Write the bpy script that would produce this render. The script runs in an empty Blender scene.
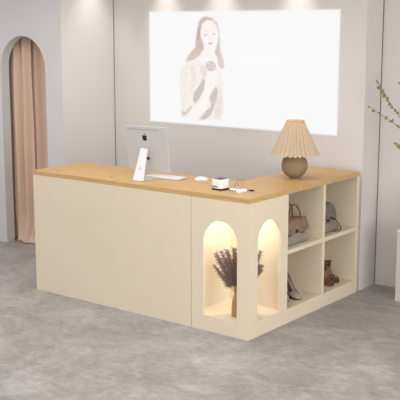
import bpy, bmesh, math, random
from mathutils import Vector, Matrix, noise as mnoise
PI = math.pi
col = bpy.context.scene.collection
sc = bpy.context.scene
random.seed(7)

# ------------------------------------------------------------------ helpers
def tag(o, label=None, cat=None, group=None, kind=None):
    if label: o['label'] = label
    if cat: o['category'] = cat
    if group: o['group'] = group
    if kind: o['kind'] = kind
    return o

def empty(name, loc, label, cat, rz=0, group=None):
    o = bpy.data.objects.new(name, None); col.objects.link(o)
    o.empty_display_size = .05
    o.location = loc; o.rotation_euler = (0, 0, rz)
    return tag(o, label, cat, group)

def obj(name, bm, mats, parent=None, smooth=False, bevel=0, world=False, solid=0, sub=0, segs=2):
    """link bm as one mesh object. world=True: bm is in world coordinates, moved into the parent's frame"""
    if world and parent is not None:
        M = Matrix.Identity(4); q = parent
        while q is not None:
            M = (Matrix.Translation(q.location) @ q.rotation_euler.to_matrix().to_4x4()) @ M
            q = q.parent
        bmesh.ops.transform(bm, matrix=M.inverted(), verts=bm.verts)
    me = bpy.data.meshes.new(name)
    bmesh.ops.recalc_face_normals(bm, faces=bm.faces)
    bm.to_mesh(me); bm.free()
    if not isinstance(mats, (list, tuple)): mats = [mats]
    for m in mats: me.materials.append(m)
    if smooth:
        for f in me.polygons: f.use_smooth = True
    o = bpy.data.objects.new(name, me); col.objects.link(o)
    if parent is not None: o.parent = parent
    if solid:
        md = o.modifiers.new('solid', 'SOLIDIFY'); md.thickness = solid; md.offset = 0
    if bevel:
        md = o.modifiers.new('bevel', 'BEVEL'); md.width = bevel; md.segments = segs
        md.limit_method = 'ANGLE'; md.angle_limit = math.radians(40)
    if sub:
        md = o.modifiers.new('sub', 'SUBSURF'); md.levels = sub; md.render_levels = sub
    return o

def box(bm, x0, x1, y0, y1, z0, z1, mi=0):
    vs = [bm.verts.new(p) for p in ((x0,y0,z0),(x1,y0,z0),(x1,y1,z0),(x0,y1,z0),(x0,y0,z1),(x1,y0,z1),(x1,y1,z1),(x0,y1,z1))]
    for f in ((0,3,2,1),(4,5,6,7),(0,1,5,4),(1,2,6,5),(2,3,7,6),(3,0,4,7)):
        fa = bm.faces.new([vs[i] for i in f]); fa.material_index = mi
    return vs

def prism(bm, pts, z0, z1, mi=0):
    """polygon (x,y) extruded in z"""
    a = [bm.verts.new((x, y, z0)) for x, y in pts]; b = [bm.verts.new((x, y, z1)) for x, y in pts]
    bm.faces.new(a[::-1]).material_index = mi; bm.faces.new(b).material_index = mi
    n = len(pts)
    for i in range(n):
        bm.faces.new((a[i], a[(i+1) % n], b[(i+1) % n], b[i])).material_index = mi

def loft(bm, rings, closed=True, cap0=True, cap1=True, mi=0):
    R = [[bm.verts.new(p) for p in r] for r in rings]
    n = len(R[0])
    for a, b in zip(R, R[1:]):
        for i in range(n if closed else n-1):
            j = (i+1) % n
            bm.faces.new((a[i], a[j], b[j], b[i])).material_index = mi
    if cap0 and closed: bm.faces.new(R[0][::-1]).material_index = mi
    if cap1 and closed: bm.faces.new(R[-1]).material_index = mi
    return R

def lathe(bm, prof, n=32, c=(0, 0), cap0=True, cap1=True):
    loft(bm, [[(c[0]+r*math.cos(2*PI*i/n), c[1]+r*math.sin(2*PI*i/n), z) for i in range(n)] for r, z in prof], True, cap0, cap1)

def tube(bm, pts, r, n=8, mi=0, flat=1.0):
    pts = [Vector(p) for p in pts]
    rs = r if isinstance(r, (list, tuple)) else [r]*len(pts)
    rings = []; up = None
    for i, p in enumerate(pts):
        d = (pts[min(i+1, len(pts)-1)] - pts[max(i-1, 0)]).normalized()
        if up is None:
            up = Vector((0, 0, 1)) if abs(d.z) < .9 else Vector((1, 0, 0))
        s = d.cross(up).normalized(); up = s.cross(d).normalized()
        rings.append([p + s*math.cos(2*PI*k/n)*rs[i] + up*math.sin(2*PI*k/n)*rs[i]*flat for k in range(n)])
    loft(bm, rings, mi=mi)

def spline(pts, n=8):
    P = [Vector(p) for p in pts]; out = []
    for i in range(len(P)-1):
        a, b, c, d = P[max(i-1, 0)], P[i], P[i+1], P[min(i+2, len(P)-1)]
        for k in range(n):
            t = k/n
            out.append(.5*((2*b)+(c-a)*t+(2*a-5*b+4*c-d)*t*t+(3*b-a-3*c+d)*t**3))
    out.append(P[-1]); return out

def arch_panel(bm, u0, u1, v0, v1, a0, a1, vb, vs, t0, t1, axis, n=28):
    """panel in (u,v) with an arched hole a0..a1, sill vb, springing vs; thickness t0..t1 along axis ('y' or 'x')"""
    P = (lambda u, v, t: (u, t, v)) if axis == 'y' else (lambda u, v, t: (t, u, v))
    r = (a1-a0)/2; cx = (a0+a1)/2
    arc = [(cx - r*math.cos(PI*i/n), vs + r*math.sin(PI*i/n)) for i in range(n+1)]
    hole = ([(a0, vb)] if vb < vs else []) + arc + [(a1, vb)]
    for t in (t0, t1):
        V = lambda u, v: bm.verts.new(P(u, v, t))
        q = lambda *c: bm.faces.new([V(*k) for k in c])
        q((u0, v0), (a0, v0), (a0, v1), (u0, v1)); q((a1, v0), (u1, v0), (u1, v1), (a1, v1))
        if vb > v0+1e-5: q((a0, v0), (a1, v0), (a1, vb), (a0, vb))
        for (x0, z0), (x1, z1) in zip(arc, arc[1:]): q((x0, z0), (x1, z1), (x1, v1), (x0, v1))
    loop = hole + ([hole[0]] if vb > v0+1e-5 else [])
    for (x0, z0), (x1, z1) in zip(loop, loop[1:]):
        bm.faces.new([bm.verts.new(P(x0, z0, t0)), bm.verts.new(P(x1, z1, t0)), bm.verts.new(P(x1, z1, t1)), bm.verts.new(P(x0, z0, t1))])
    for (x0, z0), (x1, z1) in (((u0, v0), (u0, v1)), ((u0, v1), (u1, v1)), ((u1, v1), (u1, v0))):
        bm.faces.new([bm.verts.new(P(x0, z0, t0)), bm.verts.new(P(x1, z1, t0)), bm.verts.new(P(x1, z1, t1)), bm.verts.new(P(x0, z0, t1))])
    if vb > v0+1e-5:
        bm.faces.new([bm.verts.new(P(u0, v0, t0)), bm.verts.new(P(u1, v0, t0)), bm.verts.new(P(u1, v0, t1)), bm.verts.new(P(u0, v0, t1))])
    bmesh.ops.remove_doubles(bm, verts=bm.verts, dist=1e-5)

# ------------------------------------------------------------------ materials
def mat(name, c, rough=.6, metal=0, var=0, vscale=8, stretch=(1, 1, 1), c2=None, bump=0, bscale=60, spec=.5, sheen=0, trans=0, detail=4):
    m = bpy.data.materials.new(name); m.use_nodes = True
    nt = m.node_tree; N = nt.nodes; b = N['Principled BSDF']
    b.inputs['Roughness'].default_value = rough; b.inputs['Metallic'].default_value = metal
    b.inputs['Specular IOR Level'].default_value = spec
    if sheen: b.inputs['Sheen Weight'].default_value = sheen
    if trans: b.inputs['Transmission Weight'].default_value = trans
    tc = N.new('ShaderNodeTexCoord'); mp = N.new('ShaderNodeMapping'); mp.inputs['Scale'].default_value = stretch
    nt.links.new(tc.outputs['Object'], mp.inputs['Vector'])
    n = N.new('ShaderNodeTexNoise'); n.inputs['Scale'].default_value = vscale; n.inputs['Detail'].default_value = detail
    nt.links.new(mp.outputs[0], n.inputs['Vector'])
    cr = N.new('ShaderNodeValToRGB')
    k = var
    cA = tuple(max(0, x*(1-k)) for x in c) if c2 is None else c2
    cB = tuple(min(1, x*(1+k)) for x in c) if c2 is None else c
    cr.color_ramp.elements[0].position = .3; cr.color_ramp.elements[1].position = .7
    cr.color_ramp.elements[0].color = (*cA, 1); cr.color_ramp.elements[1].color = (*cB, 1)
    nt.links.new(n.outputs['Fac'], cr.inputs[0]); nt.links.new(cr.outputs[0], b.inputs['Base Color'])
    if bump:
        n2 = N.new('ShaderNodeTexNoise'); n2.inputs['Scale'].default_value = bscale; n2.inputs['Detail'].default_value = 3
        nt.links.new(mp.outputs[0], n2.inputs['Vector'])
        bp = N.new('ShaderNodeBump'); bp.inputs['Strength'].default_value = bump; bp.inputs['Distance'].default_value = .01
        nt.links.new(n2.outputs['Fac'], bp.inputs['Height']); nt.links.new(bp.outputs[0], b.inputs['Normal'])
    return m

def s(r, g, b):   # sRGB 0..255 to linear
    f = lambda v: (v/255/12.92) if v/255 <= .04045 else ((v/255+.055)/1.055)**2.4
    return (f(r), f(g), f(b))

M = {}
M['wall'] = mat('plaster_wall', s(209, 203, 198), .85, var=.015, vscale=1.5, bump=.02, bscale=30)
M['wall_cool'] = mat('painted_arch_wall', s(200, 197, 197), .85, var=.015, vscale=1.5)
M['ceiling'] = mat('ceiling_paint', s(225, 222, 218), .9, var=.01)
M['gap'] = mat('shadow_joint', s(120, 114, 110), .9)
M['cream'] = mat('cream_lacquer', s(221, 205, 181), .45, var=.01, vscale=2)
M['cream_in'] = mat('cream_board', s(226, 213, 191), .6, var=.015, vscale=3)
M['back_in'] = mat('beige_back_board', s(236, 218, 194), .65, var=.015, vscale=3)
M['gap2'] = mat('panel_joint', s(140, 126, 102), .9)
M['curtain'] = mat('curtain_fabric', s(206, 176, 154), .9, var=.03, vscale=200, bump=.05, bscale=400, sheen=.2)
M['alum'] = mat('silver_aluminium', s(206, 205, 207), .42, metal=.3, var=.01)
M['white'] = mat('white_plastic', s(236, 234, 232), .35, var=.01)
M['black'] = mat('black_plastic', s(22, 21, 22), .4, var=.05)
M['screen'] = mat('dark_screen_glass', s(14, 14, 16), .12)
M['chrome'] = mat('brushed_chrome', s(200, 200, 205), .3, metal=1)
M['teal'] = mat('teal_print', s(30, 130, 140), .5)
M['green'] = mat('green_print', s(60, 160, 110), .5)
M['copper'] = mat('copper_wire', s(206, 110, 70), .35, metal=.4)
M['clay'] = mat('taupe_clay', s(140, 120, 94), .75, var=.06, vscale=30, bump=.15, bscale=60)
M['grey_leather'] = mat('pale_grey_leather', s(142, 133, 119), .5, var=.04, vscale=20, bump=.05, bscale=150)
M['taupe_leather'] = mat('taupe_leather', s(132, 106, 84), .5, var=.06, vscale=20, bump=.08, bscale=150)
M['brown_leather'] = mat('brown_leather', s(118, 82, 58), .45, var=.06, vscale=20)
M['dark_leather'] = mat('dark_brown_leather', s(70, 46, 36), .5, var=.08, vscale=20)
M['pack'] = mat('grey_taupe_canvas', s(134, 122, 110), .7, var=.1, vscale=25, bump=.1, bscale=200)
M['pack_dark'] = mat('dark_taupe_strap', s(118, 104, 88), .6, var=.08, vscale=25)
M['suede'] = mat('taupe_suede', s(160, 142, 126), .8, var=.05, vscale=30, sheen=.3)
M['lining'] = mat('dark_shoe_lining', s(82, 44, 34), .7, var=.05)
M['sandal'] = mat('brown_sandal_leather', s(112, 80, 62), .5, var=.1, vscale=20)
M['sandal_light'] = mat('tan_insole', s(146, 112, 88), .6, var=.06)
M['stem'] = mat('dry_stem', s(140, 120, 90), .8, var=.1)
M['lavender'] = mat('dried_lavender', s(158, 136, 126), .9, var=.35, vscale=60)
M['leaf'] = mat('fresh_leaf', s(134, 138, 76), .6, var=.2, vscale=20)
M['twig'] = mat('twig_bark', s(118, 108, 76), .8, var=.1)
M['ceramic'] = mat('off_white_ceramic', s(220, 214, 204), .5, var=.03)
M['lens'] = None

def shade_mat():
    m = bpy.data.materials.new('pleated_linen'); m.use_nodes = True
    nt = m.node_tree; N = nt.nodes; out = N['Material Output']; b = N['Principled BSDF']
    b.inputs['Base Color'].default_value = (*s(212, 194, 168), 1); b.inputs['Roughness'].default_value = .9
    tr = N.new('ShaderNodeBsdfTranslucent'); tr.inputs[0].default_value = (*s(230, 210, 182), 1)
    mx = N.new('ShaderNodeMixShader'); mx.inputs[0].default_value = .3
    nz = N.new('ShaderNodeTexNoise'); nz.inputs['Scale'].default_value = 250
    bp = N.new('ShaderNodeBump'); bp.inputs['Strength'].default_value = .1; bp.inputs['Distance'].default_value = .002
    nt.links.new(nz.outputs['Fac'], bp.inputs['Height']); nt.links.new(bp.outputs[0], b.inputs['Normal'])
    nt.links.new(b.outputs[0], mx.inputs[1]); nt.links.new(tr.outputs[0], mx.inputs[2]); nt.links.new(mx.outputs[0], out.inputs[0])
    return m
M['shade'] = shade_mat()

def wood_mat():
    m = bpy.data.materials.new('oak_veneer'); m.use_nodes = True
    nt = m.node_tree; N = nt.nodes; b = N['Principled BSDF']; L = nt.links.new
    tc = N.new('ShaderNodeTexCoord')
    def lay(scale, st):
        mp = N.new('ShaderNodeMapping'); mp.inputs['Scale'].default_value = st; L(tc.outputs['Object'], mp.inputs[0])
        n = N.new('ShaderNodeTexNoise'); n.inputs['Scale'].default_value = scale; n.inputs['Detail'].default_value = 6
        n.inputs['Roughness'].default_value = .6; L(mp.outputs[0], n.inputs['Vector']); return n
    a = lay(9, (.35, 4, 4)); c = lay(50, (.15, 5, 5))
    mx = N.new('ShaderNodeMath'); mx.operation = 'ADD'; h = N.new('ShaderNodeMath'); h.operation = 'MULTIPLY'; h.inputs[1].default_value = .5
    L(a.outputs['Fac'], mx.inputs[0]); L(c.outputs['Fac'], mx.inputs[1]); L(mx.outputs[0], h.inputs[0])
    cr = N.new('ShaderNodeValToRGB'); cr.color_ramp.elements[0].position = .36; cr.color_ramp.elements[1].position = .66
    cr.color_ramp.elements[0].color = (*s(184, 144, 88), 1); cr.color_ramp.elements[1].color = (*s(206, 169, 113), 1)
    L(h.outputs[0], cr.inputs[0]); L(cr.outputs[0], b.inputs['Base Color'])
    b.inputs['Roughness'].default_value = .45
    return m
M['wood'] = wood_mat()

def floor_mat():
    m = bpy.data.materials.new('polished_concrete'); m.use_nodes = True
    nt = m.node_tree; N = nt.nodes; b = N['Principled BSDF']; L = nt.links.new
    tc = N.new('ShaderNodeTexCoord')
    def lay(scale, st, det=8, rough=.6, dist=0, rot=0):
        mp = N.new('ShaderNodeMapping'); mp.inputs['Scale'].default_value = st; mp.inputs['Rotation'].default_value = (0, 0, rot)
        L(tc.outputs['Object'], mp.inputs[0])
        n = N.new('ShaderNodeTexNoise'); n.inputs['Scale'].default_value = scale; n.inputs['Detail'].default_value = det
        n.inputs['Roughness'].default_value = rough; n.inputs['Distortion'].default_value = dist
        L(mp.outputs[0], n.inputs['Vector']); return n.outputs['Fac']
    def math_(op, a, b_):
        n = N.new('ShaderNodeMath'); n.operation = op
        for i, v in enumerate((a, b_)):
            if isinstance(v, (int, float)): n.inputs[i].default_value = v
            else: L(v, n.inputs[i])
        return n.outputs[0]
    a = lay(1.8, (1, 1, 1), 8, .65, .9); c = lay(5, (.8, 1.2, 1), 8, .7, .6, .65); d = lay(22, (.8, 1.3, 1), 5, .7, 0, .65)
    v = math_('ADD', math_('ADD', math_('MULTIPLY', a, .36), math_('MULTIPLY', c, .36)), math_('MULTIPLY', d, .28))
    cr = N.new('ShaderNodeValToRGB'); e = cr.color_ramp.elements
    e[0].position = .40; e[0].color = (*s(134, 128, 123), 1); e[1].position = .60; e[1].color = (*s(173, 169, 165), 1)
    k = e.new(.5); k.color = (*s(153, 148, 143), 1)
    L(v, cr.inputs[0]); L(cr.outputs[0], b.inputs['Base Color'])
    L(math_('ADD', math_('MULTIPLY', c, .3), .33), b.inputs['Roughness'])
    b.inputs['Specular IOR Level'].default_value = .25
    bp = N.new('ShaderNodeBump'); bp.inputs['Strength'].default_value = .05; bp.inputs['Distance'].default_value = .01
    L(d, bp.inputs['Height']); L(bp.outputs[0], b.inputs['Normal'])
    return m
M['floor'] = floor_mat()

def emit_mat(name, color, strength):
    m = bpy.data.materials.new(name); m.use_nodes = True
    nt = m.node_tree; N = nt.nodes; N.remove(N['Principled BSDF'])
    e = N.new('ShaderNodeEmission'); e.inputs[0].default_value = (*color, 1); e.inputs[1].default_value = strength
    nt.links.new(e.outputs[0], N['Material Output'].inputs[0]); return m
M['lens'] = emit_mat('warm_led_lens', s(255, 226, 180), 6)

# ------------------------------------------------------------------ setting
def struct(name, bm, m, **k):
    o = obj(name, bm, m, **k); o['kind'] = 'structure'; return o
YB = 1.6; YA = 1.0; YR = 1.873; ZC = 2.85; XL = -5.5; XR = 6.5; YF = -9.0
bm = bmesh.new(); box(bm, XL, XR, YF, 2.6, -.1, 0); struct('floor', bm, M['floor'])
bm = bmesh.new(); box(bm, XL-.1, XR+.1, YF, 2.6, ZC, ZC+.1); struct('ceiling', bm, M['ceiling'])
bm = bmesh.new(); arch_panel(bm, XL, -2.81, 0, ZC, -3.665, -3.035, 0, 1.745, YA, YA+.1, 'y'); struct('wall_left', bm, M['wall_cool'])
# splayed side wall joining the arch wall to the back wall
bm = bmesh.new(); prism(bm, [(-2.81, YA), (-2.712, YB), (-2.712, YB+.1), (-2.88, YB+.1), (-2.88, YA+.1), (-2.81, YA+.1)], 0, ZC); struct('wall_side', bm, M['wall'])
bm = bmesh.new(); prism(bm, [(-2.712, YB), (-.005, YB), (-.005, YR), (-.12, YR), (-.12, YB+.1), (-2.712, YB+.1)], 0, ZC); struct('wall_back', bm, M['wall'])
bm = bmesh.new(); box(bm, -.12, XR, YR, YR+.1, 0, ZC); struct('wall_right', bm, M['wall'])
bm = bmesh.new(); box(bm, XL-.1, XL, YF, 2.6, 0, ZC); struct('wall_far_left', bm, M['wall_cool'])
bm = bmesh.new(); box(bm, XR, XR+.1, YF, 2.6, 0, ZC); struct('wall_far_right', bm, M['wall'])
bm = bmesh.new(); box(bm, XL, -2.88, 2.5, 2.6, 0, ZC); struct('wall_behind_curtain', bm, M['wall'])
bm = bmesh.new(); box(bm, -2.7135, -2.7065, YB-.004, YB-.0005, 0, ZC); struct('shadow_gap_strip_1', bm, M['gap'])  # dark strip painting in the shadow gap at the left wall corner
bm = bmesh.new(); box(bm, -.0045, .002, YR-.005, YR-.0005, 0, ZC); struct('shadow_gap_strip_2', bm, M['gap'])  # same dark strip for the shaded gap in the right corner

# ------------------------------------------------------------------ lit picture on the back wall
PX0, PX1, PZ0, PZ1 = -2.268, -.232, 1.258, 2.292
def inpoly(x, y, P):
    c = False; j = len(P)-1
    for i in range(len(P)):
        if (P[i][1] > y) != (P[j][1] > y) and x < (P[j][0]-P[i][0])*(y-P[i][1])/(P[j][1]-P[i][1])+P[i][0]: c = not c
        j = i
    return c
SHAPES = [([(0.3313, 0.9489), (0.3038, 0.9324), (0.29, 0.8902), (0.2817, 0.8308), (0.276, 0.7626), (0.2732, 0.6855), (0.2535, 0.6506), (0.2251, 0.5892), (0.2194, 0.5542), (0.2534, 0.573), (0.2927, 0.6089), (0.315, 0.661), (0.3644, 0.6624), (0.3917, 0.6125), (0.4027, 0.5283), (0.419, 0.5037), (0.4297, 0.5296), (0.4133, 0.6217), (0.405, 0.7056), (0.4047, 0.8145), (0.3938, 0.8813), (0.3695, 0.9275)], (208, 194, 182), 0.80),
([(0.2983, 0.8817), (0.2872, 0.8308), (0.2816, 0.7456), (0.2928, 0.7457), (0.3039, 0.8309)], (196, 176, 160), 0.80),
([(0.2535, 0.6506), (0.2251, 0.5892), (0.2194, 0.5542), (0.2534, 0.573), (0.2927, 0.6089), (0.2983, 0.6605), (0.2816, 0.6857)], (220, 198, 186), 1.00),
([(0.3861, 0.6967), (0.3971, 0.6296), (0.4027, 0.5283), (0.4217, 0.5039), (0.4269, 0.5632), (0.4132, 0.6385), (0.405, 0.6972)], (226, 208, 198), 1.00),
([(0.3368, 0.9152), (0.3094, 0.8817), (0.3011, 0.8224), (0.3039, 0.7629), (0.3177, 0.7121), (0.3205, 0.6441), (0.2927, 0.5918), (0.315, 0.5584), (0.3591, 0.5433), (0.3754, 0.6034), (0.3835, 0.6629), (0.3969, 0.7306), (0.4021, 0.7978), (0.3912, 0.8646), (0.3695, 0.9107)], (250, 245, 242), 0.80),
([(0.2251, 0.5631), (0.1964, 0.5183), (0.1847, 0.4652), (0.1816, 0.3596), (0.19, 0.2366), (0.1897, 0.1124), (0.2011, 0.0514), (0.2358, 0.0643), (0.2757, 0.0424), (0.332, 0.0491), (0.3763, 0.0717), (0.4202, 0.0509), (0.4254, 0.1376), (0.4196, 0.2742), (0.4301, 0.3773), (0.4191, 0.4614), (0.3865, 0.519), (0.3261, 0.5589), (0.276, 0.5739)], (246, 241, 235), 1.00),
([(0.1964, 0.5183), (0.1847, 0.4652), (0.1843, 0.2892), (0.1955, 0.1308), (0.2243, 0.1161), (0.2189, 0.292), (0.2192, 0.4497), (0.2421, 0.5379)], (242, 238, 229), 1.50),
([(0.2421, 0.5205), (0.2533, 0.3995), (0.2418, 0.2939), (0.2588, 0.2953), (0.2759, 0.4184), (0.2703, 0.5219)], (240, 232, 224), 1.20),
([(0.3482, 0.4744), (0.3262, 0.4043), (0.3151, 0.3172), (0.3095, 0.2473), (0.2644, 0.1731), (0.2243, 0.1161), (0.2358, 0.0643), (0.2814, 0.0607), (0.3152, 0.1258), (0.343, 0.2069), (0.365, 0.3039), (0.3867, 0.3742), (0.3975, 0.4431), (0.3811, 0.4932)], (250, 245, 240), 1.00),
([(0.3151, 0.4209), (0.2927, 0.3501), (0.2645, 0.2957), (0.2588, 0.234), (0.2701, 0.1912), (0.2927, 0.2371), (0.3207, 0.3176), (0.3262, 0.3957)], (205, 199, 196), 0.60),
([(0.3868, 0.3571), (0.365, 0.3039), (0.3485, 0.2507), (0.3596, 0.2085), (0.3596, 0.1739), (0.3319, 0.1363), (0.2927, 0.062), (0.3208, 0.0565), (0.3597, 0.1045), (0.3762, 0.1756), (0.3925, 0.2461), (0.3978, 0.3237)], (207, 201, 198), 0.60),
([(0.4031, 0.3753), (0.3979, 0.2723), (0.3817, 0.1502), (0.3708, 0.0884), (0.4037, 0.0835), (0.4253, 0.1548), (0.4195, 0.3083)], (240, 228, 218), 1.50),
([(0.1897, 0.1302), (0.1954, 0.0774), (0.2185, 0.0889), (0.2587, 0.1638), (0.2473, 0.1714), (0.2128, 0.1149)], (218, 208, 200), 0.80),
([(0.3039, 0.5407), (0.2983, 0.4716), (0.3206, 0.4212), (0.3372, 0.4566), (0.3261, 0.5246)], (236, 226, 216), 1.00),
([(0.3204, 0.7928), (0.3369, 0.7972), (0.3369, 0.7871), (0.3204, 0.7818)], (196, 178, 174), 0.60),
([(0.3659, 0.8033), (0.3816, 0.8035), (0.3816, 0.7925), (0.3659, 0.7932)], (196, 180, 176), 0.60),
([(0.3425, 0.7211), (0.3676, 0.7275), (0.3644, 0.7131), (0.348, 0.7077)], (212, 180, 182), 0.60),
([(0.3452, 0.761), (0.3572, 0.7611), (0.3561, 0.7518), (0.3468, 0.7517)], (236, 222, 220), 0.50),
([(0.3193, 0.8284), (0.3396, 0.8327), (0.3396, 0.8259), (0.3193, 0.8191)], (236, 224, 218), 0.50),
([(0.3875, 0.5276), (0.3822, 0.5013), (0.368, 0.4845), (0.3504, 0.4835), (0.336, 0.4989), (0.3305, 0.5248), (0.336, 0.5512), (0.3503, 0.568), (0.3679, 0.5687), (0.3821, 0.5533)], (216, 202, 204), 0.80),
([(0.3564, 0.5448), (0.3553, 0.5398), (0.3526, 0.5365), (0.3492, 0.5364), (0.3465, 0.5394), (0.3454, 0.5443), (0.3464, 0.5494), (0.3492, 0.5526), (0.3526, 0.5528), (0.3553, 0.5498)], (240, 232, 232), 0.40),
([(0.3744, 0.5355), (0.3734, 0.5304), (0.3707, 0.5272), (0.3673, 0.527), (0.3646, 0.53), (0.3635, 0.5349), (0.3646, 0.54), (0.3673, 0.5432), (0.3707, 0.5434), (0.3734, 0.5404)], (240, 232, 232), 0.40),
([(0.3564, 0.5158), (0.3554, 0.5108), (0.3526, 0.5075), (0.3492, 0.5074), (0.3465, 0.5103), (0.3454, 0.5153), (0.3465, 0.5204), (0.3492, 0.5236), (0.3526, 0.5238), (0.3554, 0.5208)], (240, 232, 232), 0.40),
([(0.3734, 0.5099), (0.3724, 0.5048), (0.3696, 0.5016), (0.3663, 0.5014), (0.3635, 0.5044), (0.3625, 0.5093), (0.3635, 0.5144), (0.3662, 0.5176), (0.3696, 0.5178), (0.3723, 0.5148)], (240, 232, 232), 0.40),
([(0.5219, 0.6171), (0.5302, 0.6174), (0.5305, 0.5511), (0.5222, 0.5507)], (252, 252, 252), 0.50),
([(0.5385, 0.6177), (0.5551, 0.6183), (0.5554, 0.5523), (0.5389, 0.5515)], (252, 252, 252), 0.50),
([(0.5633, 0.6137), (0.571, 0.614), (0.5714, 0.553), (0.5637, 0.5526)], (252, 252, 252), 0.50),
([(0.5792, 0.6143), (0.5997, 0.615), (0.6001, 0.5543), (0.5796, 0.5534)], (252, 252, 252), 0.50),
([(0.6078, 0.6202), (0.6159, 0.6205), (0.6163, 0.5551), (0.6082, 0.5547)], (252, 252, 252), 0.50),
([(0.624, 0.6208), (0.6391, 0.6213), (0.6396, 0.5561), (0.6244, 0.5554)], (252, 252, 252), 0.50),
([(0.6471, 0.6216), (0.6631, 0.6222), (0.6637, 0.5572), (0.6476, 0.5565)], (252, 252, 252), 0.50),
([(0.6711, 0.6273), (0.6785, 0.6276), (0.6791, 0.5579), (0.6716, 0.5576)], (252, 252, 252), 0.50),
([(0.6865, 0.6279), (0.6963, 0.6282), (0.697, 0.5588), (0.6871, 0.5583)], (252, 252, 252), 0.50),
([(0.7042, 0.6333), (0.7121, 0.6336), (0.7127, 0.5595), (0.7049, 0.5591)], (252, 252, 252), 0.50),
]
SHAPES = [(P, c, sf, min(q[0] for q in P), max(q[0] for q in P), min(q[1] for q in P), max(q[1] for q in P)) for P, c, sf in SHAPES]
def picture_colour(u, v):
    r, g, b = 249, 249, 250
    for P, c, sf, u0, u1, v0, v1 in SHAPES:
        du = .0056*sf; dv = .0092*sf
        if u < u0-du or u > u1+du or v < v0-dv or v > v1+dv: continue
        n = sum(inpoly(u+ox*du*.7, v+oy*dv*.7, P) for ox in (-1, 0, 1) for oy in (-1, 0, 1))/9
        r += (c[0]-r)*n; g += (c[1]-g)*n; b += (c[2]-b)*n
    d = min(1, (750-r-g-b)/20) if r+g+b < 742 else 0
    if d > 0:
        k = mnoise.noise(Vector((u*170, v*60, 1)))*5*d + mnoise.noise(Vector((u*60, v*30, 5)))*5*d
        r += k*.8+2; g += k; b += k*1.1+1
        r, g, b = min(253, r), min(252, g), min(252, b)
    return (r/255, g/255, b/255)

def build_picture():
    nx, nz = 250, 130
    bm = bmesh.new(); lay = bm.loops.layers.color.new('Col')
    W = PX1-PX0; H = PZ1-PZ0
    ys, th = YB-.0045, YB-.0012
    G = [[bm.verts.new((PX0+W*i/nx, ys, PZ0+H*j/nz)) for i in range(nx+1)] for j in range(nz+1)]
    def colr(i, j):
        u, v = i/nx, j/nz
        r, g, b = picture_colour(u, v)
        e = min(u*W, (1-u)*W, v*H, (1-v)*H)/.022
        a = min(1, max(0, e)); a = a*a*(3-2*a)
        return (r, g, b, a)
    cache = {}
    for j in range(nz):
        for i in range(nx):
            f = bm.faces.new((G[j][i], G[j][i+1], G[j+1][i+1], G[j+1][i]))
            for l, (a, b) in zip(f.loops, ((i, j), (i+1, j), (i+1, j+1), (i, j+1))):
                if (a, b) not in cache: cache[(a, b)] = colr(a, b)
                l[lay] = cache[(a, b)]
    me = bpy.data.meshes.new('lit_picture'); bm.to_mesh(me); bm.free()
    m = bpy.data.materials.new('projected_light'); m.use_nodes = True
    nt = m.node_tree; N = nt.nodes; L = nt.links.new; N.remove(N['Principled BSDF'])
    at = N.new('ShaderNodeVertexColor'); at.layer_name = 'Col'
    em = N.new('ShaderNodeEmission'); em.inputs[1].default_value = PIC_STR
    tr = N.new('ShaderNodeBsdfTransparent'); mx = N.new('ShaderNodeMixShader')
    L(at.outputs['Color'], em.inputs[0]); L(at.outputs['Alpha'], mx.inputs[0])
    L(tr.outputs[0], mx.inputs[1]); L(em.outputs[0], mx.inputs[2]); L(mx.outputs[0], N['Material Output'].inputs[0])
    me.materials.append(m)
    o = bpy.data.objects.new('projected_picture', me); col.objects.link(o)
    tag(o, 'large bright white projected fashion picture of a long-haired person on the back wall', 'projected picture')
PIC_STR = 1.0
build_picture()

# ------------------------------------------------------------------ curtains in the arch
def curtain(x0, x1, nf, ph, label, y0=1.165, fla=.085):
    bm = bmesh.new(); nx, nz = 90, 40; Z = 2.2
    rows = []
    for j in range(nz+1):
        z = .006+(Z-.006)*(j/nz)**1.25
        row = []
        for i in range(nx+1):
            t = i/nx; x = x0+(x1-x0)*t
            wv = math.sin(2*PI*nf*t+ph)+.35*math.sin(2*PI*nf*2.3*t+ph*2+z*.5)
            amp = .026+.006*math.sin(z*2)
            y = y0-amp*wv
            inside = max(0, min(1, (x+3.655)/.05))*max(0, min(1, (-3.045-x)/.05))
            fl = max(0, 1-z/.35)**2
            y = y0-amp*wv*(1-.55*fl); y -= fl*fla*inside*(.9+.1*wv)
            row.append(bm.verts.new((x+.004*math.sin(z*5+t*9), y, z)))
        rows.append(row)
    for a, b in zip(rows, rows[1:]):
        for i in range(nx): bm.faces.new((a[i], a[i+1], b[i+1], b[i]))
    e = empty('curtain', ((x0+x1)/2, y0, 0), label, 'curtain', group='curtains in the arch')
    obj('curtain_fabric', bm, M['curtain'], e, smooth=True, world=True, solid=.004)
    n = 7
    for i in range(n):
        bm = bmesh.new()
        cx = x0+(x1-x0)*(i+.5)/n
        tube(bm, [(cx, y0+.014*math.cos(a), 2.215+.014*math.sin(a)) for a in [2*PI*k/12 for k in range(13)]], .002, 5)
        obj('curtain_ring', bm, M['chrome'], e, smooth=True, world=True)
curtain(-3.80, -3.420, 2.4, 2.0, 'dusty pink curtain hanging in the arch, the left-hand drop with a wide smooth fold')
curtain(-3.47, -2.92, 2.6, 1.0, 'dusty pink curtain hanging in the arch, the right-hand drop nearest the reception desk', y0=1.225, fla=.13)
for yy, lb in ((1.165, 'slim metal curtain rod above the left-hand pink curtain behind the arch'), (1.225, 'slim metal curtain rod above the right-hand pink curtain, the rear rod of the two')):
    bm = bmesh.new(); tube(bm, [(-3.9, yy, 2.222), (-2.89, yy, 2.222)], .006, 10)
    tag(obj('curtain_rod', bm, M['chrome'], smooth=True), lb, 'curtain rod', 'curtain rods behind the arch')

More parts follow.
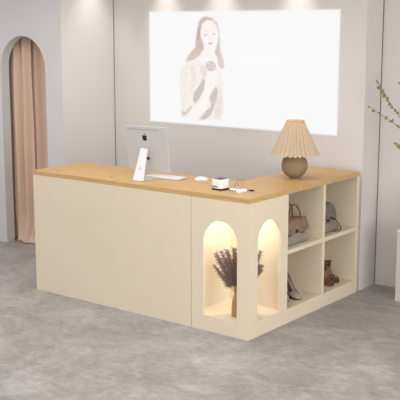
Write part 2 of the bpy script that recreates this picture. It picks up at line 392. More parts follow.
# ------------------------------------------------------------------ reception desk
L_, R_, W1, W2 = 2.14, 1.554, .58, .48; ZT = .965
e = empty('worktop', (-1.07, .29, ZT), 'L-shaped light oak worktop running across all the cream desk cabinets', 'worktop')
bm = bmesh.new(); prism(bm, [(-L_, 0), (0, 0), (0, R_), (-W2, R_), (-W2, W1), (-L_, W1)], ZT, 1.0)
obj('oak_slab', bm, M['wood'], e, bevel=.002, world=True)
bm = bmesh.new(); lathe(bm, [(.021, 1.0), (.021, 1.004), (.017, 1.005), (.017, 1.0042)], 24, (-1.383, .137)); obj('cable_grommet', bm, M['chrome'], e, smooth=False, world=True)

# main counter cabinet
e = empty('counter_cabinet', (-1.32, .3, 0), 'long cream counter cabinet with plain front under the computer', 'cabinet')
t = .02
bm = bmesh.new(); box(bm, -L_, -.507, 0, t, 0, ZT); obj('front_panel', bm, M['cream'], e, bevel=.0015, world=True)
bm = bmesh.new(); box(bm, -L_, -L_+t, t, W1-.01, 0, ZT); obj('side_panel', bm, M['cream'], e, bevel=.0015, world=True)
bm = bmesh.new(); box(bm, -.527, -.507, t, W1-.01, 0, ZT); obj('side_panel', bm, M['cream'], e, bevel=.0015, world=True)
bm = bmesh.new(); box(bm, -L_+t, -.527, t, W1-.03, .45, .47); obj('shelf', bm, M['cream_in'], e, world=True)
bm = bmesh.new(); box(bm, -L_+t, -.527, t, W1-.03, .08, .10); obj('bottom_board', bm, M['cream_in'], e, world=True)

# corner display cabinet with arched openings
e = empty('display_cabinet', (-.25, .23, 0), 'cream corner display cabinet with two lit arched openings', 'cabinet')
DX0, DY1 = -.502, .462
bm = bmesh.new(); arch_panel(bm, DX0, 0, 0, ZT, -.394, -.100, .115, .668, 0, .018, 'y'); obj('front_panel', bm, M['cream'], e, world=True)
bm = bmesh.new(); arch_panel(bm, .018, DY1, 0, ZT, .106, .392, .115, .678, -.018, 0, 'x'); obj('side_panel', bm, M['cream'], e, world=True)
bm = bmesh.new(); box(bm, DX0, DX0+.016, .018, DY1, 0, ZT); obj('back_panel', bm, M['cream_in'], e, world=True)
bm = bmesh.new(); box(bm, DX0+.016, -.018, DY1-.016, DY1, 0, ZT); obj('back_panel', bm, M['cream_in'], e, world=True)
bm = bmesh.new(); box(bm, DX0+.016, -.018, .018, DY1-.016, .095, .113); obj('display_floor', bm, M['cream_in'], e, world=True)
bm = bmesh.new(); box(bm, DX0+.016, -.018, .018, DY1-.016, .93, ZT); obj('top_board', bm, M['cream_in'], e, world=True)
bm = bmesh.new(); lathe(bm, [(.045, .93), (.045, .922), (.036, .922), (.036, .926)], 28, (-.26, .24)); rl = obj('recessed_light', bm, M['white'], e, world=True)
bm = bmesh.new(); lathe(bm, [(.034, .9265), (.034, .9235)], 24, (-.26, .24)); obj('light_lens', bm, M['lens'], rl, world=True)
ld = bpy.data.lights.new('display_light', 'AREA'); ld.shape = 'DISK'; ld.size = .07; ld.energy = 2.8; ld.color = (1, .93, .80)
lo = bpy.data.objects.new('display_light', ld); lo.location = (-.26, .24, .915); col.objects.link(lo)

# open shelving cabinet
e = empty('shelving_cabinet', (-.24, 1.0, 0), 'cream open cabinet with four cubbies holding bags and shoes', 'cabinet')
Y0 = DY1
bm = bmesh.new(); box(bm, -W2, 0, Y0, Y0+.03, 0, ZT); obj('side_panel', bm, M['cream'], e, bevel=.0012, world=True)
bm = bmesh.new(); box(bm, -W2, 0, R_-.042, R_, 0, ZT); obj('side_panel', bm, M['cream'], e, bevel=.0012, world=True)
bm = bmesh.new(); box(bm, -W2, -W2+.014, Y0+.03, R_-.042, 0, ZT); obj('back_panel', bm, M['back_in'], e, world=True)
bm = bmesh.new(); box(bm, -W2+.014, -.0005, .985, 1.02, .108, ZT); obj('divider', bm, M['cream'], e, bevel=.0012, world=True)
for a, b in ((Y0+.03, .985), (1.02, R_-.042)):
    bm = bmesh.new(); box(bm, -W2+.014, -.0005, a, b, .522, .552); obj('shelf', bm, M['cream'], e, bevel=.0012, world=True)
bm = bmesh.new(); box(bm, -W2+.014, 0, Y0+.03, R_-.042, 0, .108); obj('base', bm, M['cream'], e, bevel=.0012, world=True)

# ------------------------------------------------------------------ computer
e = empty('desktop_computer', (-1.11, .2, 1.0), 'silver all-in-one computer seen from behind on the oak worktop', 'computer', rz=.0)
yaw, tilt = .124, .165
r = Vector((math.cos(yaw), math.sin(yaw), 0)); nb = Vector((math.sin(yaw), -math.cos(yaw), 0))
up = Vector((0, 0, 1))*math.cos(tilt)+nb*math.sin(tilt); nn = r.cross(up)     # nn points to the back side
if nn.dot(nb) < 0: nn = -nn
MC = Vector((-1.179, .309, 1.219)); MW, MH = .385, .355
MM = Matrix((( r.x, up.x, nn.x, MC.x), (r.y, up.y, nn.y, MC.y), (r.z, up.z, nn.z, MC.z), (0, 0, 0, 1)))
def rrect(w, h, rad, n=6, cx=0, cy=0):
    P = []
    for qx, qy, a0 in ((1, 1, 0), (-1, 1, 90), (-1, -1, 180), (1, -1, 270)):
        for k in range(n+1):
            a = math.radians(a0+90*k/n); P.append((cx+qx*(w/2-rad)+rad*math.cos(a), cy+qy*(h/2-rad)+rad*math.sin(a)))
    return P
def local(bm): bmesh.ops.transform(bm, matrix=MM, verts=bm.verts); return bm
bm = bmesh.new(); prism(bm, rrect(MW, MH, .012), -.012, 0); obj('housing', local(bm), M['alum'], e, bevel=.002, world=True)
bm = bmesh.new(); prism(bm, rrect(MW-.02, MH-.02, .008), -.0135, -.012); obj('screen', local(bm), M['screen'], e, world=True)
bm = bmesh.new(); box(bm, -.165, .12, MH/2-.027, MH/2-.024, 0, .0006); obj('seam_line', local(bm), M['gap'], e, world=True)
# logo
ap = [(0,.62),(.18,.72),(.42,.78),(.68,.68),(.80,.52),(.66,.38),(.60,.15),(.66,-.1),(.86,-.28),(.74,-.58),(.52,-.88),(.34,-1.0),(.16,-.94),(0,-.9),
      (-.16,-.94),(-.34,-1.0),(-.56,-.88),(-.78,-.52),(-.9,-.1),(-.88,.3),(-.74,.6),(-.48,.78),(-.2,.72)]
lf = [(-.02,.82),(.02,1.08),(.2,1.3),(.4,1.38),(.38,1.14),(.22,.92)]
bm = bmesh.new(); k = .025; oy = .088; ox = -.012
prism(bm, [(ox+x*k, oy+y*k) for x, y in ap], .0002, .0009); prism(bm, [(ox+x*k, oy+y*k) for x, y in lf], .0002, .0009)
obj('fruit_logo', local(bm), M['black'], e, world=True)
bm = bmesh.new(); lathe(bm, [(.010, 0), (.012, .006), (.009, .012)], 16, (.005, -.075)); obj('dark_reflection', local(bm), M['black'], e, world=True)  # black disc standing in for a dark reflection on the housing
# stand: leaning blade and flat foot
bm = bmesh.new()
B = Vector((-1.098, .115, 1.006)); Tp = Vector((-1.165, .262, 1.225))
def blade(c, w, th): return [c+Vector((-w/2, -th, 0)), c+Vector((w/2, -th, 0)), c+Vector((w/2, 0, .003)), c+Vector((-w/2, 0, .003))]
loft(bm, [blade(B, .108, .008), blade(B.lerp(Tp, .5), .082, .008), blade(Tp, .072, .008)])
obj('stand_blade', bm, M['alum'], e, bevel=.002, world=True)
bm = bmesh.new(); prism(bm, [(-1.162, .100), (-1.054, .100), (-1.045, .27), (-1.165, .27)], 1.0005, 1.007); obj('stand_foot', bm, M['alum'], e, bevel=.002, world=True)
bm = bmesh.new(); Cc = B.lerp(Tp, .38)+Vector((.0, -.0085, 0))
ax = (Tp-B).normalized(); sx = Vector((1, 0, 0))
ring = [[Cc+sx*rr*math.cos(a)+ax*rr*math.sin(a)+Vector((0, off, 0)) for a in [2*PI*q/20 for q in range(20)]] for rr, off in ((.014, 0), (.014, -.0008))]
loft(bm, ring); obj('cable_hole', bm, mat('grey_hole', s(186, 184, 184), .6), e, world=True)
# keyboard
e = empty('keyboard', (-1.04, .36, 1.0), 'slim white keyboard lying behind the silver computer', 'keyboard', rz=.02)
bm = bmesh.new()
prof = [(-.057, .001), (.057, .001), (.057, .014), (.045, .0145), (-.057, .005)]
loft(bm, [[(x, y, z) for y, z in prof] for x in (-.175, .17)]); obj('keyboard_case', bm, M['alum'], e, bevel=.0012)
bm = bmesh.new()
for j in range(5):
    for i in range(13):
        y = -.048+j*.0195; z = .0062+.0095*(y+.057)/.1
        x = -.154+i*.0238
        box(bm, x, x+.020, y, y+.0165, z-.002, z+.0016)
obj('keycaps', bm, M['white'], e)['kind'] = 'stuff'
# mouse
e = empty('mouse', (-.735, .420, 1.0), 'white computer mouse on the worktop beside the keyboard', 'mouse', rz=math.radians(50))
bm = bmesh.new(); rings = []
for j in range(15):
    t_ = j/14; x = -.052+.104*t_; w = .028*math.sqrt(max(0.0, 1-(2*t_-1)**4))+.0015; h = .006+.024*math.sin(PI*min(1, t_*.86+.10))**.8
    rings.append([(x, w*math.cos(a)*(1 if math.sin(a) > 0 else .92), .002+max(0, math.sin(a))*h) for a in [2*PI*q/20 for q in range(20)]])
loft(bm, rings); obj('shell', bm, M['white'], e, smooth=True)
bm = bmesh.new(); prism(bm, rrect(.088, .044, .018), .0004, .004); obj('glide_base', bm, M['chrome'], e)
# receipt printer
e = empty('receipt_printer', (-.385, .190, 1.0), 'small white boxy receipt printer with dark open top beside the mouse', 'printer', rz=math.radians(-4))
bm = bmesh.new(); prism(bm, rrect(.088, .090, .008), .012, .078); obj('body', bm, M['white'], e, bevel=.003)
bm = bmesh.new(); prism(bm, rrect(.092, .095, .008), .0, .013); obj('base', bm, M['black'], e, bevel=.002)
bm = bmesh.new(); prism(bm, rrect(.074, .046, .006, cy=-.014), .078, .0805); obj('paper_cover', bm, M['black'], e, bevel=.001)
bm = bmesh.new(); prism(bm, rrect(.074, .020, .004, cy=.026), .078, .080); obj('paper_slot', bm, mat('grey_slot', s(90, 86, 84), .5), e)
bm = bmesh.new()
for k in range(6): box(bm, -.038+k*.0085, -.038+k*.0085+.006, -.0460, -.0448, .020, .032)
obj('printed_label', bm, M['teal'], e)
# charging tray with wire frame
e = empty('card_reader', (-.236, .196, 1.0), 'flat white card reader with teal keys and tilted copper-edged plate', 'card reader', rz=math.radians(-2))
bm = bmesh.new(); prism(bm, rrect(.105, .085, .01), .0, .020); obj('body', bm, M['white'], e, bevel=.003)
bm = bmesh.new()
for k in range(2): box(bm, -.046+k*.022, -.030+k*.022, -.0435, -.0424, .004, .015)
obj('teal_keys', bm, M['teal'], e)
bm = bmesh.new(); box(bm, -.001, .014, -.0435, -.0424, .004, .015); obj('green_key', bm, M['green'], e)
bm = bmesh.new()
P = [(-.040, -.002, .0215), (.028, -.002, .0215), (.034, .035, .083), (-.026, .035, .083)]
tube(bm, P+[P[0]], .0022, 6); obj('wire_frame', bm, M['copper'], e, smooth=True)
bm = bmesh.new()
vs_ = [bm.verts.new(p) for p in P]; bm.faces.new(vs_)
obj('clear_plate', bm, mat('clear_plate', s(250, 246, 240), .05, trans=1), e, solid=.001)
e = empty('cable_plug', (-.168, .270, 1.0), 'small black cable plug on the worktop at the right of the card reader', 'plug', rz=.2)
bm = bmesh.new(); prism(bm, rrect(.030, .02, .004), 0, .010); obj('plug_body', bm, M['black'], e, bevel=.002)
bm = bmesh.new(); tube(bm, spline([(-.014, 0, .004), (-.024, .002, .003), (-.034, .006, .003)]), .0022, 6); obj('cable', bm, M['black'], e, smooth=True)

# ------------------------------------------------------------------ table lamp
e = empty('table_lamp', (-.245, .955, 1.0), 'table lamp with pleated beige shade and round taupe base', 'lamp')
bm = bmesh.new(); n = 24
prof = [(.040, 0.0)]+[(.101*math.cos(a), .100+.100*math.sin(a)) for a in [math.radians(-70+150*i/n) for i in range(n+1)]]+[(.015, .203)]
lathe(bm, prof, 40); obj('round_base', bm, M['clay'], e, smooth=True)
bm = bmesh.new(); tube(bm, [(0, 0, .22), (0, 0, .30)], .007, 10); lathe(bm, [(.02, .225), (.02, .265), (.016, .27)], 16)
obj('lamp_holder', bm, M['brown_leather'], e, smooth=True)
bm = bmesh.new()
for q in range(3):
    a = 2*PI*q/3; tube(bm, [(0, 0, .30), (.062*math.cos(a), .062*math.sin(a), .435)], .0015, 5)
obj('shade_support', bm, M['chrome'], e, smooth=True)
bm = bmesh.new(); lathe(bm, [(.012, .27), (.022, .30), (.026, .325), (.018, .345), (.004, .352)], 16); obj('bulb', bm, emit_mat('warm_bulb', s(255, 196, 120), 3.0), e, smooth=True)
bm = bmesh.new(); NP = 30; n = NP*8; rows = []
for j in range(15):
    t_ = j/14; z = .185+.257*t_; R = .182+(.064-.182)*(t_**.93)
    amp = .0085*(1-t_)+.0035
    row = []
    for i in range(n):
        a = 2*PI*i/n; ph = a*NP
        tri = 2/PI*math.asin(.97*math.sin(ph))
        rr = R+amp*tri
        row.append(bm.verts.new((rr*math.cos(a), rr*math.sin(a), z-(.006*tri*(1-t_)**3))))
    rows.append(row)
for a_, b_ in zip(rows, rows[1:]):
    for i in range(n): bm.faces.new((a_[i], a_[(i+1) % n], b_[(i+1) % n], b_[i]))
obj('pleated_shade', bm, M['shade'], e, smooth=False, solid=.0012)
bm = bmesh.new(); tube(bm, [(.066*math.cos(a), .066*math.sin(a), .442) for a in [2*PI*k/40 for k in range(41)]], .0035, 6); obj('top_band', bm, M['shade'], e, smooth=True)
pl = bpy.data.lights.new('lamp_glow', 'POINT'); pl.energy = .35; pl.color = (1, .62, .3); pl.shadow_soft_size = .03
po = bpy.data.objects.new('lamp_glow', pl); po.location = (-.245, .955, 1.385); col.objects.link(po)

# ------------------------------------------------------------------ bags
def sbox(w, d, h, tx=1, ty=1, n=10, rad=.02, z0=0, bulge=.0):
    """soft box loft: width along y, depth along x, tapering to tx, ty at the top"""
    rings = []
    for j in range(n+1):
        t_ = j/n; k = 1+bulge*math.sin(PI*t_)
        e_ = 1-(.10 if j in (0, n) else 0)
        rings.append([(x*(1+(ty-1)*t_)*k*e_, y*(1+(tx-1)*t_)*k*e_, z0+h*t_) for x, y in rrect(d, w, rad)])
    bm = bmesh.new(); loft(bm, rings); return bm
e = empty('handbag', (-.118, .700, .552), 'structured handbag with pale grey body and taupe flap in the upper cubby', 'handbag')
obj('body', sbox(.33, .13, .175, .86, .55, rad=.018, bulge=.02), M['grey_leather'], e, smooth=True)
bm = bmesh.new()
sec = []
for j in range(13):                                   # flap: goes over the top and down the front
    t_ = j/12
    pts = spline([(-.04, 0, .165), (-.03, 0, .188), (.012, 0, .192), (.040, 0, .178), (.052, 0, .14), (.064, 0, .085)], 3)
    break
for i, p in enumerate(pts):
    w = .142+.018*min(1, i/8)
    row = []
    for k in range(11):
        u = -1+2*k/10
        dz = -.012*(u*u) if i < 8 else 0
        if i >= len(pts)-2: dz += .014*(u*u)
        row.append((p.x, u*w, p.z+dz))
    sec.append(row)
R_v = [[bm.verts.new(c) for c in row] for row in sec]
for a_, b_ in zip(R_v, R_v[1:]):
    for i in range(10): bm.faces.new((a_[i], a_[i+1], b_[i+1], b_[i]))
fl = obj('flap', bm, M['taupe_leather'], e, smooth=True, solid=.006)
for sy in (-1, 1):
    bm = bmesh.new(); box(bm, .058, .064, sy*.088-.018, sy*.088+.018, .070, .118)
    obj('strap_tab', bm, M['brown_leather'], fl)
bm = bmesh.new(); box(bm, .058, .069, -.016, .016, .088, .112); obj('clasp', bm, M['black'], fl, bevel=.002)
for x in (.045, -.03):
    bm = bmesh.new(); tube(bm, spline([(x, -.078, .150), (x*1.0, -.080, .19), (x*.8, -.062, .255), (x*.7, -.02, .292), (x*.7, .02, .292), (x*.8, .062, .255), (x, .080, .19), (x, .078, .150)], 5), .0065, 8)
    obj('handle', bm, M['brown_leather'], e, smooth=True)
bm = bmesh.new(); box(bm, -.062, .064, -.163, .163, .0, .006); obj('base_trim', bm, M['taupe_leather'], e, bevel=.002)

e = empty('backpack', (-.140, 1.205, .552), 'small grey taupe backpack with hanging straps in the upper cubby beside the wall end', 'backpack')
e.scale = (1, 1, .9)
obj('body', sbox(.245, .12, .225, .88, .7, rad=.035, bulge=.05), M['pack'], e, smooth=True)
bm = sbox(.19, .03, .10, .95, .8, rad=.013, bulge=.06); bmesh.ops.translate(bm, vec=(.068, 0, .012), verts=bm.verts); fp = obj('front_pocket', bm, M['pack'], e, smooth=True)
bm = bmesh.new(); tube(bm, [(.086, -.085, .098), (.087, 0, .101), (.086, .085, .098)], .0035, 6); obj('zip', bm, M['pack_dark'], fp, smooth=True)
bm = bmesh.new(); R_v = []
for i, p in enumerate(spline([(-.045, 0, .225), (-.01, 0, .256), (.035, 0, .25), (.058, 0, .215), (.068, 0, .165), (.072, 0, .135)], 3)):
    w = .088+.012*min(1, i/9)
    R_v.append([bm.verts.new((p.x, u*w, p.z-.018*u**4)) for u in [-1+2*k/10 for k in range(11)]])
for a_, b_ in zip(R_v, R_v[1:]):
    for i in range(10): bm.faces.new((a_[i], a_[i+1], b_[i+1], b_[i]))
fl = obj('flap', bm, mat('dark_taupe_flap', s(112, 100, 90), .65, var=.1, vscale=25), e, smooth=True, solid=.006)
for sy in (-1, 1):
    bm = bmesh.new(); box(bm, .070, .078, sy*.05-.011, sy*.05+.011, .095, .160); obj('strap_tab', bm, M['pack_dark'], fl, bevel=.002)
    bm = bmesh.new(); box(bm, .084, .092, sy*.05-.012, sy*.05+.012, .108, .124); obj('buckle', bm, M['black'], fl, bevel=.001)
bm = bmesh.new(); tube(bm, spline([(-.03, .09, .20), (.0, .115, .15), (.05, .138, .08), (.085, .150, .030), (.100, .125, .008), (.108, .07, .007), (.100, .03, .009)], 6), .0095, 8, flat=.6)
obj('shoulder_strap', bm, M['pack_dark'], e, smooth=True)
bm = bmesh.new(); tube(bm, spline([(-.02, .10, .17), (.02, .122, .11), (.060, .128, .055), (.074, .122, .014), (.095, .09, .008)], 6), .006, 8, flat=.6)
obj('shoulder_strap', bm, M['pack_dark'], e, smooth=True)
bm = bmesh.new(); tube(bm, spline([(-.02, -.03, .240), (-.022, -.028, .268), (-.022, 0, .280), (-.022, .028, .268), (-.02, .03, .240)], 5), .005, 7)
obj('top_handle', bm, M['pack_dark'], e, smooth=True)

# ------------------------------------------------------------------ shoes (toe towards +x, origin under the toe)
def foot_z(t, hh):   # footbed height, t 0 toe .. 1 heel
    if t < .32: return .006
    k = (t-.32)/.68; return .006+hh*(k*k*(3-2*k))
def foot_w(t):
    P_ = [(0, .006), (.06, .022), (.15, .034), (.3, .040), (.45, .034), (.6, .027), (.8, .027), (.93, .024), (1, .010)]
    for (a, x), (b, y) in zip(P_, P_[1:]):
        if t <= b: return x+(y-x)*(t-a)/(b-a)
    return P_[-1][1]
def make_sole(L, hh, th=.006, sc_=1):
    bm = bmesh.new(); rings = []
    for j in range(25):
        t_ = j/24; z = foot_z(t_, hh); w = foot_w(t_)*sc_
        rings.append([(-L*t_, -w, z-th), (-L*t_, w, z-th), (-L*t_, w, z), (-L*t_, -w, z)])
    loft(bm, rings); return bm
def make_pump(label, loc, rz):
    e = empty('high_heel_pump', loc, label, 'shoe', rz=rz, group='pair of pumps in the lower cubby'); e.scale = (1, 1.25, 1)
    L = .262; hh = .115
    obj('sole', make_sole(L, hh), M['lining'], e)
    bm = bmesh.new(); rows = []
    for j in range(29):
        t_ = j/28; z0 = foot_z(t_, hh); w = foot_w(t_)*1.03
        op = 0 if t_ < .24 else min(1, (t_-.24)/.10)
        top = .028+.020*min(1, t_/.25) if t_ < .25 else (.048-.014*math.sin(PI*min(1, (t_-.25)/.5)) + (.012*max(0, (t_-.7)/.3)))
        top *= min(1, .35+t_*6)
        amax = PI*(1-op)+op*PI*.56
        row = []
        for k in range(17):
            a = -amax+2*amax*k/16
            y = w*math.sin(a) if abs(a) < PI/2 else w*math.sin(a)
            z = z0+top*(1-math.cos(a))/2*(1 if op == 0 else 1+op*.35)
            row.append(bm.verts.new((-L*t_, y, z)))
        rows.append(row)
    for a_, b_ in zip(rows, rows[1:]):
        for i in range(16): bm.faces.new((a_[i], a_[i+1], b_[i+1], b_[i]))
    bm.faces.new(rows[0]); bm.faces.new(rows[-1])
    obj('upper', bm, M['suede'], e, smooth=True, solid=.002)
    bm = make_sole(L*.97, hh, .002, .94); bmesh.ops.translate(bm, vec=(-L*.015, 0, .004), verts=bm.verts); obj('insole', bm, M['lining'], e)
    bm = bmesh.new()
    loft(bm, [[(-L*.93+x, y, z) for x, y in rrect(a, b, min(a, b)*.4)] for a, b, z in ((.014, .014, 0), (.011, .011, .03), (.018, .02, .06), (.034, .034, hh+.001))])
    obj('heel', bm, M['suede'], e, smooth=True)
make_pump('taupe high-heeled pump nearest the divider in the lower cubby', (-.050, .752, .108), math.radians(-27))
make_pump('taupe high-heeled pump half hidden by the cabinet side, left shoe of its pair', (-.100, .645, .108), math.radians(-25))

def make_sandal(label, loc, rz):
    e = empty('strappy_sandal', loc, label, 'shoe', rz=rz, group='pair of sandals in the lower cubby')
    L = .255; hh = .075
    obj('sole', make_sole(L, hh, .010, 1.05), M['sandal'], e, bevel=.002)
    bm = make_sole(L*.96, hh, .002, .95); bmesh.ops.translate(bm, vec=(-L*.02, 0, .002), verts=bm.verts); obj('insole', bm, M['sandal_light'], e)
    bm = bmesh.new(); loft(bm, [[(-L*.88+x, y, z) for x, y in rrect(a, a, a*.3)] for a, z in ((.038, 0), (.04, .03), (.046, hh-.006))])
    obj('block_heel', bm, M['sandal'], e, smooth=False)
    def band(t_, hgt, wd, mt, name):
        bm = bmesh.new(); rows = []
        for q in (-1, 1):
            tt = t_+q*wd/L/2; z0 = foot_z(tt, hh)-.004; w = foot_w(tt)*1.1
            rows.append([bm.verts.new((-L*tt, w*math.cos(a), z0+hgt*math.sin(a)**.8 if math.sin(a) > 0 else z0)) for a in [PI*k/14 for k in range(15)]])
        for i in range(14): bm.faces.new((rows[0][i], rows[0][i+1], rows[1][i+1], rows[1][i]))
        obj(name, bm, mt, e, smooth=True, solid=.003)
    band(.16, .032, .030, M['sandal'], 'toe_strap'); band(.32, .045, .026, M['sandal'], 'vamp_strap')
    bm = bmesh.new(); tube(bm, [(-L*.84+.032*math.cos(a), .029*math.sin(a), hh+.058+.006*math.cos(a)) for a in [2*PI*k/24 for k in range(25)]], .0055, 6, flat=.6)
    obj('ankle_strap', bm, M['dark_leather'], e, smooth=True)
    bm = bmesh.new(); rows = []                                    # heel counter
    for z, rr in ((foot_z(.9, hh), .026), (hh+.03, .029), (hh+.054, .030)):
        rows.append([bm.verts.new((-L*.84-rr*math.cos(a)*1.1, rr*math.sin(a), z)) for a in [math.radians(-80+160*k/12) for k in range(13)]])
    for a_, b_ in zip(rows, rows[1:]):
        for i in range(12): bm.faces.new((a_[i], a_[i+1], b_[i+1], b_[i]))
    obj('heel_counter', bm, M['sandal'], e, smooth=True, solid=.003)
make_sandal('brown strappy sandal nearest the divider in the lower cubby', (-.050, 1.225, .108), math.radians(-42))
make_sandal('brown strappy sandal nearest the end wall of the lower cubby', (-.065, 1.345, .108), math.radians(-38))

# ------------------------------------------------------------------ vase and dried lavender
VX, VY, VZ = -.182, .135, .113
e = empty('vase', (VX, VY, VZ), 'brown glass vase holding dried lavender in the lit display', 'vase')
bm = bmesh.new(); prof = [(.040, 0), (.048, .006), (.050, .05), (.044, .11), (.030, .17), (.026, .20), (.034, .225), (.030, .226), (.022, .20), (.026, .17), (.040, .11), (.046, .05), (.044, .012), (.02, .010)]
lathe(bm, prof, 32); obj('vase_body', bm, mat('amber_brown_glaze', s(176, 138, 98), .25, var=.12, vscale=14), e, smooth=True)
bm = bmesh.new(); tube(bm, [(.029*math.cos(a), .029*math.sin(a), .19) for a in [2*PI*k/24 for k in range(25)]], .003, 6); obj('twine', bm, M['stem'], e, smooth=True)

def sprig_mesh(seed, L):
    rnd = random.Random(seed)
    st = bmesh.new(); tube(st, spline([(0, 0, 0), (.004, 0, L*.5), (.0, .006, L)], 5), [.0016]*11, 5)
    fl = bmesh.new()
    n = 84
    for k in range(n):
        t_ = k/n; z = L*(.30+.70*t_); a = k*2.4; ln = (.034*(1-.70*t_)+.010)*rnd.uniform(.7, 1.2)
        d = Vector((math.cos(a), math.sin(a), rnd.uniform(.3, 1.3))).normalized()
        sd = d.cross(Vector((0, 0, 1))).normalized(); nn_ = d.cross(sd)
        c = Vector((0.002, .003, z)); w = .0038*rnd.uniform(.7, 1.2)
        ring = [[c+d*ln*q+sd*w*rw*math.cos(b)+nn_*w*rw*math.sin(b) for b in (0, 2*PI/4, PI, 3*PI/2)] for q, rw in ((0, .3), (.45, 1), (1, .15))]
        loft(fl, ring)
    return st, fl
protos = []
rnd = random.Random(3)
zb = VZ+.15
N_S = 34
for i in range(N_S):
    q = -1+2*(i+.5)/N_S
    al = .20*q+.01+rnd.uniform(-.02, .02)                      # sideways reach of the tip
    dp = rnd.uniform(-.10, .10)*(1-.5*abs(q))
    hz = .375-.08*abs(q)**1.6-rnd.choice((0, .03, .09, .15))*(.4+.6*abs(q)) + rnd.uniform(-.01, .01)
    tip = Vector((VX+.79*al-.61*dp, VY+.61*al+.79*dp, 0))
    tip.x = max(-.445, min(-.05, tip.x)); tip.y = max(.05, min(.41, tip.y))
    vec = Vector((tip.x-VX, tip.y-VY, hz)); D = vec.normalized()
    if i < 3:
        st, fl = sprig_mesh(10+i, .30)
        root = obj('dried_lavender_sprig', st, M['stem'], smooth=True)
        ch = obj('flower_spike', fl, M['lavender'], root)
        protos.append((root, ch))
    else:
        r0, c0 = protos[i % 3]; root = r0.copy(); col.objects.link(root); ch = c0.copy(); col.objects.link(ch); ch.parent = root
    tag(root, 'dried purple-brown lavender sprig standing in the brown vase inside the lit display', 'dried flower', 'dried lavender sprigs in the vase')
    root.location = (VX+D.x*.012, VY+D.y*.012, zb)
    root.rotation_euler = D.to_track_quat('Z', 'Y').to_euler()
    k = vec.length/.31; root.scale = (k**.3, k**.3, k)

# ------------------------------------------------------------------ plinth, tall vase and leafy branches at the right edge
e = empty('plinth', (.545, 1.685, 0), 'pale stone plinth at the right edge of the picture by the wall', 'plinth')
bm = bmesh.new(); box(bm, -.18, .18, -.18, .18, .0, .565)
obj('column', bm, mat('pale_travertine', s(196, 190, 182), .7, var=.06, vscale=6, stretch=(1, 1, 6)), e, bevel=.004)
bm = bmesh.new(); box(bm, -.182, .182, -.182, .182, .565, .580); obj('cap', bm, M['ceramic'], e, bevel=.003)
e = empty('floor_vase', (.60, 1.66, .58), 'off-white vase of green branches standing on the stone plinth', 'vase')
bm = bmesh.new(); lathe(bm, [(.06, 0), (.10, .02), (.125, .10), (.105, .2), (.05, .27), (.042, .31), (.055, .335), (.049, .335), (.036, .31), (.044, .27), (.09, .2), (.11, .1), (.05, .02)], 32)
obj('vase_body', bm, M['ceramic'], e, smooth=True)
def branch(label, pts, nl, seed, side=()):
    rnd = random.Random(seed)
    P_ = spline(pts, 8); bm = bmesh.new(); tube(bm, P_, [.0035*(1-.7*i/len(P_))+.0006 for i in range(len(P_))], 6)
    lv = bmesh.new()
    def leafat(c, d, ln):
        sd = d.cross(Vector((rnd.uniform(-.3, .3), -1, rnd.uniform(-.3, .3)))).normalized(); up_ = sd.cross(d).normalized()
        w = ln*.32
        v = [lv.verts.new(c), lv.verts.new(c+d*ln*.45+sd*w), lv.verts.new(c+d*ln), lv.verts.new(c+d*ln*.45-sd*w), lv.verts.new(c+d*ln*.5-up_*w*.35)]
        for f in ((0, 1, 4), (1, 2, 4), (2, 3, 4), (3, 0, 4)): lv.faces.new([v[q] for q in f])
    n = len(P_); st_ = int(n*.42)
    for k in range(nl):
        i = st_+int((n-2-st_)*(k+.5)/nl); p = P_[i]; dr = (P_[i+1]-P_[i-1]).normalized()
        for q in range(3):
            d = (dr*.8+Vector((rnd.uniform(-.9, .9), rnd.uniform(-.6, .6), rnd.uniform(-.9, .9)))).normalized()
            leafat(p, d, rnd.uniform(.020, .036))
    leafat(P_[-1], (P_[-1]-P_[-2]).normalized(), .03)
    root = empty('leafy_branch', pts[0], label, 'branch', group='green branches in the vase')
    obj('stem', bm, M['twig'], root, smooth=True, world=True)
    obj('leaves', lv, M['leaf'], root, world=True, solid=.0006)
B0 = (.60, 1.66, .70)
branch('leafy green branch reaching highest up the corner, pointing up left', [B0, (.585, 1.64, .95), (.52, 1.56, 1.22), (.40, 1.51, 1.40), (.28, 1.5, 1.55), (.20, 1.5, 1.64), (.152, 1.5, 1.72)], 18, 1)
branch('sparse green branch whose tip reaches furthest left past the wall corner', [B0, (.59, 1.65, .95), (.52, 1.58, 1.18), (.38, 1.52, 1.36), (.28, 1.5, 1.425), (.19, 1.5, 1.475), (.10, 1.5, 1.52)], 6, 2)
branch('short green branch drooping lowest at the right edge', [B0, (.59, 1.65, .94), (.53, 1.60, 1.08), (.43, 1.54, 1.19), (.36, 1.51, 1.235), (.335, 1.5, 1.25)], 5, 5)
branch('upright green branch touching the right edge above the others', [B0, (.61, 1.65, .95), (.60, 1.6, 1.25), (.52, 1.55, 1.5), (.42, 1.52, 1.66), (.352, 1.5, 1.715)], 12, 4)

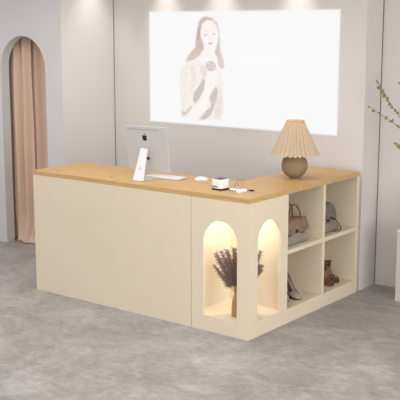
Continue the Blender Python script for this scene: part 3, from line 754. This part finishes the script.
# ------------------------------------------------------------------ light
def area(name, loc, size, energy, color=(1, 1, 1), rot=(0, 0, 0), sy=None):
    l = bpy.data.lights.new(name, 'AREA'); l.energy = energy; l.size = size; l.color = color
    if sy: l.shape = 'RECTANGLE'; l.size_y = sy
    o = bpy.data.objects.new(name, l); o.location = loc; o.rotation_euler = rot; col.objects.link(o); return o
def spot(name, loc, target, energy, ang=50, blend=.8, color=(1, .95, .88), size=.04):
    l = bpy.data.lights.new(name, 'SPOT'); l.energy = energy; l.spot_size = math.radians(ang); l.spot_blend = blend; l.color = color; l.shadow_soft_size = size
    o = bpy.data.objects.new(name, l); o.location = loc
    o.rotation_euler = (Vector(target)-Vector(loc)).to_track_quat('-Z', 'Y').to_euler(); col.objects.link(o)
area('fill_overhead_room', (1.0, -2.8, ZC-.03), 5.0, 100, (.96, .98, 1), sy=3.2)  # added unseen fill for general brightness from above
area('fill_overhead_desk', (-1.0, -.1, ZC-.03), 3.2, 30, (1, .985, .97), sy=.8)  # added overhead fill for desk and walls, no fixture modelled
area('fill_overhead_left', (-3.9, -1.6, ZC-.03), 2.0, 55, (.97, .98, 1), sy=3.0)  # fill added to lift the arch wall, curtain and left floor
area('fill_front', (1.0, -8.4, 1.5), 6, 75, (.93, .97, 1), (math.radians(90), 0, 0), sy=2.6)  # added frontal fill from behind the camera, no shopfront built
area('fill_right', (6.2, -2.6, 1.5), 4.5, 262, (.95, .98, 1), (math.radians(90), 0, math.radians(90)), sy=2.4)  # fill added to brighten the desk return and cubbies, no window there
for x in (-2.05, -1.42, -.64):
    spot('downlight', (x, YB-.17, ZC-.02), (x, YB-.03, 0), 36, 56, 1.0, (1, .97, .95))
spot('downlight', (-2.56, 1.30, ZC-.02), (-2.72, 1.30, 1.2), 26, 60, 1.0, (1, .975, .95))

w = bpy.data.worlds.new('World'); sc.world = w; w.use_nodes = True
bg = w.node_tree.nodes['Background']; bg.inputs[0].default_value = (1, .98, .96, 1); bg.inputs[1].default_value = .5

# ------------------------------------------------------------------ camera
cd = bpy.data.cameras.new('camera'); cam = bpy.data.objects.new('camera', cd); col.objects.link(cam); sc.camera = cam
cd.sensor_fit = 'HORIZONTAL'; cd.sensor_width = 36; cd.lens = 939.92/400*36
cam.location = (3.55826, -5.13569, 2.14089)
pit, yw = .181724, -.659515
cam.rotation_euler = (PI/2-pit, 0, -yw)
sc.view_settings.view_transform = 'Standard'; sc.view_settings.look = 'None'; sc.view_settings.gamma = 1
sc.view_settings.use_curve_mapping = False
sc.view_settings.exposure = 0
